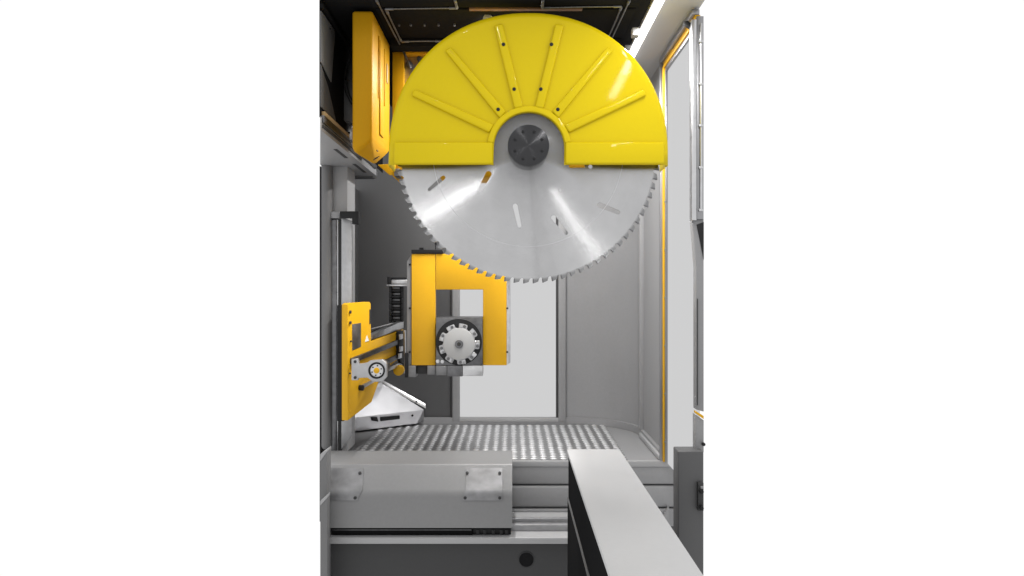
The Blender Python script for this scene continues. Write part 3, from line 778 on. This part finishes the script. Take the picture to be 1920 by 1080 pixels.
# ------------------------------------------------------------------ milling unit in the middle
YM = 4.6
mu = thing('milling_unit', P(860, 700, YM), 'yellow portal shaped milling unit carrying a round insert cutter head', 'milling unit')
MB().pprism([(771.5, 476), (816.5, 476), (816.5, 685), (771.5, 685)], YM, YM + .035, .004).build('side_cover', 'yellow', mu)
MB().pprism([(817.2, 476), (950, 476), (950, 685), (905.5, 685), (905.5, 543), (817.2, 543)], YM, YM + .03, .004).build('portal_cover', 'yellow', mu)
MB().pprism([(950.3, 476), (957, 478), (957, 680), (950.3, 684.5)], YM + .004, YM + .03, .002).build('flange', 'steel', mu)
MB().pprism([(763, 490), (771, 478), (771, 690), (763, 684)], YM + .02, YM + .2, .003).build('side_sheet', 'grey_mid', mu)
tb = MB().pprism([(771, 468), (829, 468), (831, 475), (771, 475)], YM - .01, YM + .08, .003).build('top_bracket', 'black', mu)
MB().pbox(786, 464, 794, 467.8, YM, YM + .05, .002).build('clip', 'black', tb)
MB().pbox(815, 454, 819, 459, YM, YM + .02, .002).build('clip', 'black', tb)
MB().pbox(816, 459.2, 818, 467.8, YM, YM + .02, .001).build('clip_stem', 'black', tb)
b0 = None
for y in (496, 578, 660):
    w = P(770, y, YM + .01)
    if b0 is None: b0 = MB().cyl(w, (-1, 0, 0), .006, .012, 10).build('bolt', 'black', mu); w0 = w
    else: put(b0, mu, w + Vector((-.006, 0, 0)))
for y in (578, 660):
    put(b0, mu, P(951, y, YM + .002))
sbk = MB().pbox(817.5, 595, 905, 685, YM - .04, YM + .15, .004).build('spindle_block', 'dark_steel', mu)
MB().pbox(817.5, 685.4, 838, 704, YM - .04, YM + .1, .003).build('block_foot', 'zinc', mu)
MB().pbox(838.3, 685.4, 867, 706, YM - .045, YM + .1, .003).build('block_foot', 'dark_steel', mu)
MB().pbox(867.3, 685.4, 905, 705, YM - .04, YM + .1, .003).build('block_foot', 'steel', mu)
MB().pbox(801, 685.4, 817.2, 703, YM - .0, YM + .1, .003).build('block_foot', 'zinc', mu)
MB().pbox(780, 685.4, 800.7, 701, YM + .03, YM + .1, .003).build('block_foot', 'charcoal', mu)
MB().pbox(765.5, 685.4, 779.7, 707, YM + .0, YM + .1, .003).build('block_foot', 'zinc', mu)
MB().pbox(759, 662, 764.8, 708, YM + .0, YM + .06, .002).build('side_stop', 'black', mu)
b0 = MB().cyl(P(820.8, 677.5, YM - .041), (0, -1, 0), .012, .006, 16).build('screw', 'steel', sbk)
put(b0, sbk, P(829.5, 678, YM - .0435))
MB().cyl(P(860.5, 641, YM - .041), (0, -1, 0), 43 * YM / F, .012, 56, .003).build('guard_ring', 'black', sbk)
ctr = P(861, 645, YM - .058); k_ = YM / F
cut = []
NI = 9
for k in range(NI):
    for t, r in ((0, 31), (.03, 37.6), (.25, 38.2), (.62, 38.0), (.68, 36), (.72, 31), (.90, 29.5), (.97, 29.5)):
        a = -R(360) * (k + t) / NI + .2
        cut.append(ctr + Vector((math.cos(a), 0, math.sin(a))) * r * k_)
hd = MB().prism(cut, (0, .006, 0), .0015).build('cutter_head', 'satin', mu)
MB().cyl(ctr + Vector((0, -.001, 0)), (0, -1, 0), 29.5 * k_, .010, 56, .004).build('face_disc', 'disc', hd)
MB().cyl(ctr + Vector((0, -.011, 0)), (0, -1, 0), 7.8 * k_, .010, 24, .002).build('center_bolt', 'dark_steel', hd)
MB().cyl(ctr + Vector((0, -.021, 0)), (0, -1, 0), 4 * k_, .002, 6, 0).build('hex_socket', 'charcoal', hd)
for k in range(NI):
    a = -R(360) * (k + .16) / NI + .2
    d = Vector((math.cos(a), 0, math.sin(a))); tt = Vector((-math.sin(a), 0, math.cos(a)))
    c = ctr + d * 34.0 * k_
    tilt = random.uniform(-.004, .004)
    q = [c + d * x * .0125 + tt * y * .011 + Vector((0, -.004 + x * tilt + y * .003, 0)) for x, y in ((-1, -1), (1, -1), (1.15, .8), (-1, 1))]
    MB().prism(q, (0, .008, 0), .0015).build('insert', 'bright', hd)
    a2 = -R(360) * (k + .46) / NI + .2; d2 = Vector((math.cos(a2), 0, math.sin(a2)))
    MB().cyl(ctr + d2 * 34.0 * k_ + Vector((0, -.0002, 0)), (0, -1, 0), .0095, .003, 10, .001).build('screw', 'dark_steel', hd)
tag(MB().cyl(P(749, 693, 4.9), (0, -1, 0), .035, .05, 20, .005).build('limit_knob', 'yellow', None), 'small round yellow knob peeking out under the arm end', 'knob')

# ------------------------------------------------------------------ base: carriage hood, crossbars, rail, ledge
zt = ZC - .95
yf = 3.93
xr_, xl = X(960.5, yf), -.968
hood = thing('carriage_hood', (-.5, 4.1, ZC - 1.26), 'long grey carriage hood with sloped front and two metal plates', 'hood')
prof = [(4.36, zt), (4.03, zt), (3.935, ZC - 1.085), (3.93, ZC - 1.10), (3.93, ZC - 1.263), (4.36, ZC - 1.263)]
# profile with rounded bends
def rounded(prof, r, seg=5, idx=(1, 2)):
    r0 = r
    out = []
    for i, p in enumerate(prof):
        p = Vector(p)
        if i not in idx: out.append(p); continue
        a = Vector(prof[i - 1]); b = Vector(prof[(i + 1) % len(prof)])
        r = r0 * (.4 if (len(prof) > 3 and i == 1) else 1)
        da = (a - p).normalized() * r; db = (b - p).normalized() * r
        for k in range(seg + 1):
            t = k / seg
            out.append((p + da) * (1 - t) ** 2 + p * 2 * t * (1 - t) + (p + db) * t * t)
    return out
prof = rounded([(4.36, zt), (4.035, zt), (3.93, ZC - 1.08), (3.93, ZC - 1.263), (4.36, ZC - 1.263)], .024, 6)
n = len(prof)
v = [Vector((xl - (q[0] - 3.93) * .27, q[0], q[1])) for q in prof] + [Vector((xr_, q[0], q[1])) for q in prof]
f = [tuple(range(n)), tuple(range(2 * n - 1, n - 1, -1))] + [(i, i + n, (i + 1) % n + n, (i + 1) % n) for i in range(n)]
MB()._add(v, f).build('hood_sheet', 'hood', hood)
# metal plates lying over the bend
def bent_plate(px0, px1, ptop, pbot):
    q0 = Vector((4.035, zt)); q1 = Vector((3.93, ZC - 1.08)); q2 = Vector((3.93, ZC - 1.263))
    dirs = (q1 - q0).normalized(); nrm = Vector((dirs.y, -dirs.x));
    if nrm.x > 0: nrm = -nrm
    path = rounded([tuple(q0 + (q1 - q0) * .16), tuple(q1), tuple(q1 + (q2 - q1) * .2)], .018, 6, idx=(1,))
    off = []
    for i, p in enumerate(path):
        t = (path[min(i + 1, len(path) - 1)] - path[max(i - 1, 0)]).normalized()
        nn = Vector((t.y, -t.x)); nn = -nn if nn.x > 0 else nn
        off.append((p + nn * .0015, p + nn * .006))
    vv = []; ff = []
    for i, (a, b) in enumerate(off):
        s = i / (len(off) - 1)
        x0 = px0[0] + (px0[1] - px0[0]) * s; x1 = px1[0] + (px1[1] - px1[0]) * s
        vv += [(X(x0, b.x), a.x, a.y), (X(x1, b.x), a.x, a.y), (X(x0, b.x), b.x, b.y), (X(x1, b.x), b.x, b.y)]
    for i in range(len(off) - 1):
        a, b = 4 * i, 4 * i + 4
        ff += [(a, a + 1, b + 1, b), (a + 2, b + 2, b + 3, a + 3), (a, b, b + 2, a + 2), (a + 1, a + 3, b + 3, b + 1)]
    ff += [(0, 2, 3, 1), (len(vv) - 4, len(vv) - 3, len(vv) - 1, len(vv) - 2)]
    pl = MB()._add(vv, ff).build('metal_plate', 'zinc', hood)
    return pl, off
pl1, off = bent_plate((616, 616), (681, 671), 0, 0)
pl2, off = bent_plate((874, 867), (942, 942), 0, 0)
def plate_screw(pl, px, i):
    a, b = off[i]
    n_ = Vector((0, (b - a).x, (b - a).y)).normalized()
    MB().cyl((X(px, b.x), b.x, b.y), n_, .0085, .006, 10, .001).build('screw', 'charcoal', pl)
def at_y(py):      # plate profile point whose picture height is py
    return min(range(len(off)), key=lambda i: abs(540 - (off[i][1].y - ZC) * F / off[i][1].x - py))
def plate_screw_y(pl, px, py):
    best = None
    for i in range(len(off) - 1):
        for t in (0, .25, .5, .75, 1):
            b = off[i][1].lerp(off[i + 1][1], t); a = off[i][0].lerp(off[i + 1][0], t)
            e = abs(540 - (b.y - ZC) * F / b.x - py)
            if best is None or e < best[0]: best = (e, a, b)
    _, a, b = best
    n_ = Vector((0, (b - a).x, (b - a).y)).normalized()
    MB().cyl((X(px, b.x), b.x, b.y), n_, .0085, .006, 10, .001).build('screw', 'charcoal', pl)
plate_screw_y(pl1, 675, 884); plate_screw_y(pl1, 666, 933)
for (x, y) in ((876, 883), (937, 883), (872, 933), (937, 933)): plate_screw_y(pl2, x, y)

bf = thing('machine_base', (0, 4.3, 0), 'grey machine base with three crossbars, rail and dark front plate', 'machine base')
for (a, b) in ((333, 368.6), (370.8, 411.6), (413.8, 448)):
    MB().box(-1.0, 4.39, ZC - b / F * 4.39, 1.02, 4.60, ZC - a / F * 4.39, .014, 3).build('crossbar', 'grey', bf)
MB().box(-1.0, 4.42, .0, 1.02, 4.62, FL - .035, .0).build('core', 'grey_dark', bf)
MB().box(-.968, 3.93, ZC - 1.349, .42, 4.38, ZC - 1.313, .008, 3).build('ledge', 'grey_light', bf)
MB().box(-.96, 4.03, ZC - 1.3128, .42, 4.07, ZC - 1.278, .004).build('guide_rail', 'satin', bf)
MB().box(-.96, 4.12, ZC - 1.3128, .42, 4.15, ZC - 1.27, .004).build('guide_rail', 'satin', bf)
MB().pprism([(1236, 986), (1254, 950), (1254, 986)], 4.36, 4.3895, .002).build('gusset', 'grey', bf)
MB().box(-.96, 3.965, ZC - 1.3128, X(886, 3.965), 4.02, ZC - 1.2645, .001).build('rail_shade_box', 'black_and_shade', bf)  # black box painted in for the shade under the hood
MB().box(-.955, 3.9635, ZC - 1.286, X(884, 3.965), 3.9648, ZC - 1.283, 0).build('seam_line', 'dark_steel', bf)
fp = MB().box(-.968, 3.965, .0, .44, 4.38, ZC - 1.3495, .0).build('front_plate', 'plate_dark', bf)
MB().cyl(P(987, 1049, 3.9648), (0, -1, 0), 14 * 3.96 / F, .0015, 32, 0).build('round_hole', 'black_and_shade', fp)
MB().ring(P(987, 1049, 3.964), (0, -1, 0), 13.6 * 3.96 / F, 14.8 * 3.96 / F, .003, 32).build('hole_rim', 'charcoal', fp)
sb = thing('rail_slider', P(925, 1004, 3.99), 'black slider block on the rail under right end of the hood', 'slider')
MB().pbox(886, 991, 958, 1005.5, 3.975, 4.08, .004).build('slider_body', 'black', sb)
for x in (896, 909, 925, 940, 950):
    MB().pbox(x - 3, 994, x + 3, 1003, 3.969, 3.9745, .001).build('scraper', 'charcoal', sb)
tag(MB().pbox(614, 991, 632, 1005, 3.975, 4.05, .004).build('rail_slider', 'black', None), 'small black slider end at left under the hood', 'slider')

# ------------------------------------------------------------------ beam in the foreground, right
zb = ZC - .777
bx0, bx1 = .265, .518
fb = thing('support_beam', (.4, 2.8, ZC - 1.5), 'pale grey flat topped beam running toward the viewer at lower right', 'beam')
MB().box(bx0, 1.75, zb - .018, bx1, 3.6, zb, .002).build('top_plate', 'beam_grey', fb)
MB().box(bx0 + .006, 1.75, zb - .23, bx1 - .01, 3.59, zb - .0185, .002).build('web', 'black_and_shade', fb)  # beam side in shadow, the shade put into its black colour
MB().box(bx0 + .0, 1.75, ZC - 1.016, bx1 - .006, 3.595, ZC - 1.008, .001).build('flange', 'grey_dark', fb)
MB().box(bx0 + .002, 1.75, 0, bx1 - .01, 3.592, ZC - 1.0165, .002).build('lower_web', 'black_and_shade', fb)  # lower beam side, its shadow likewise painted black
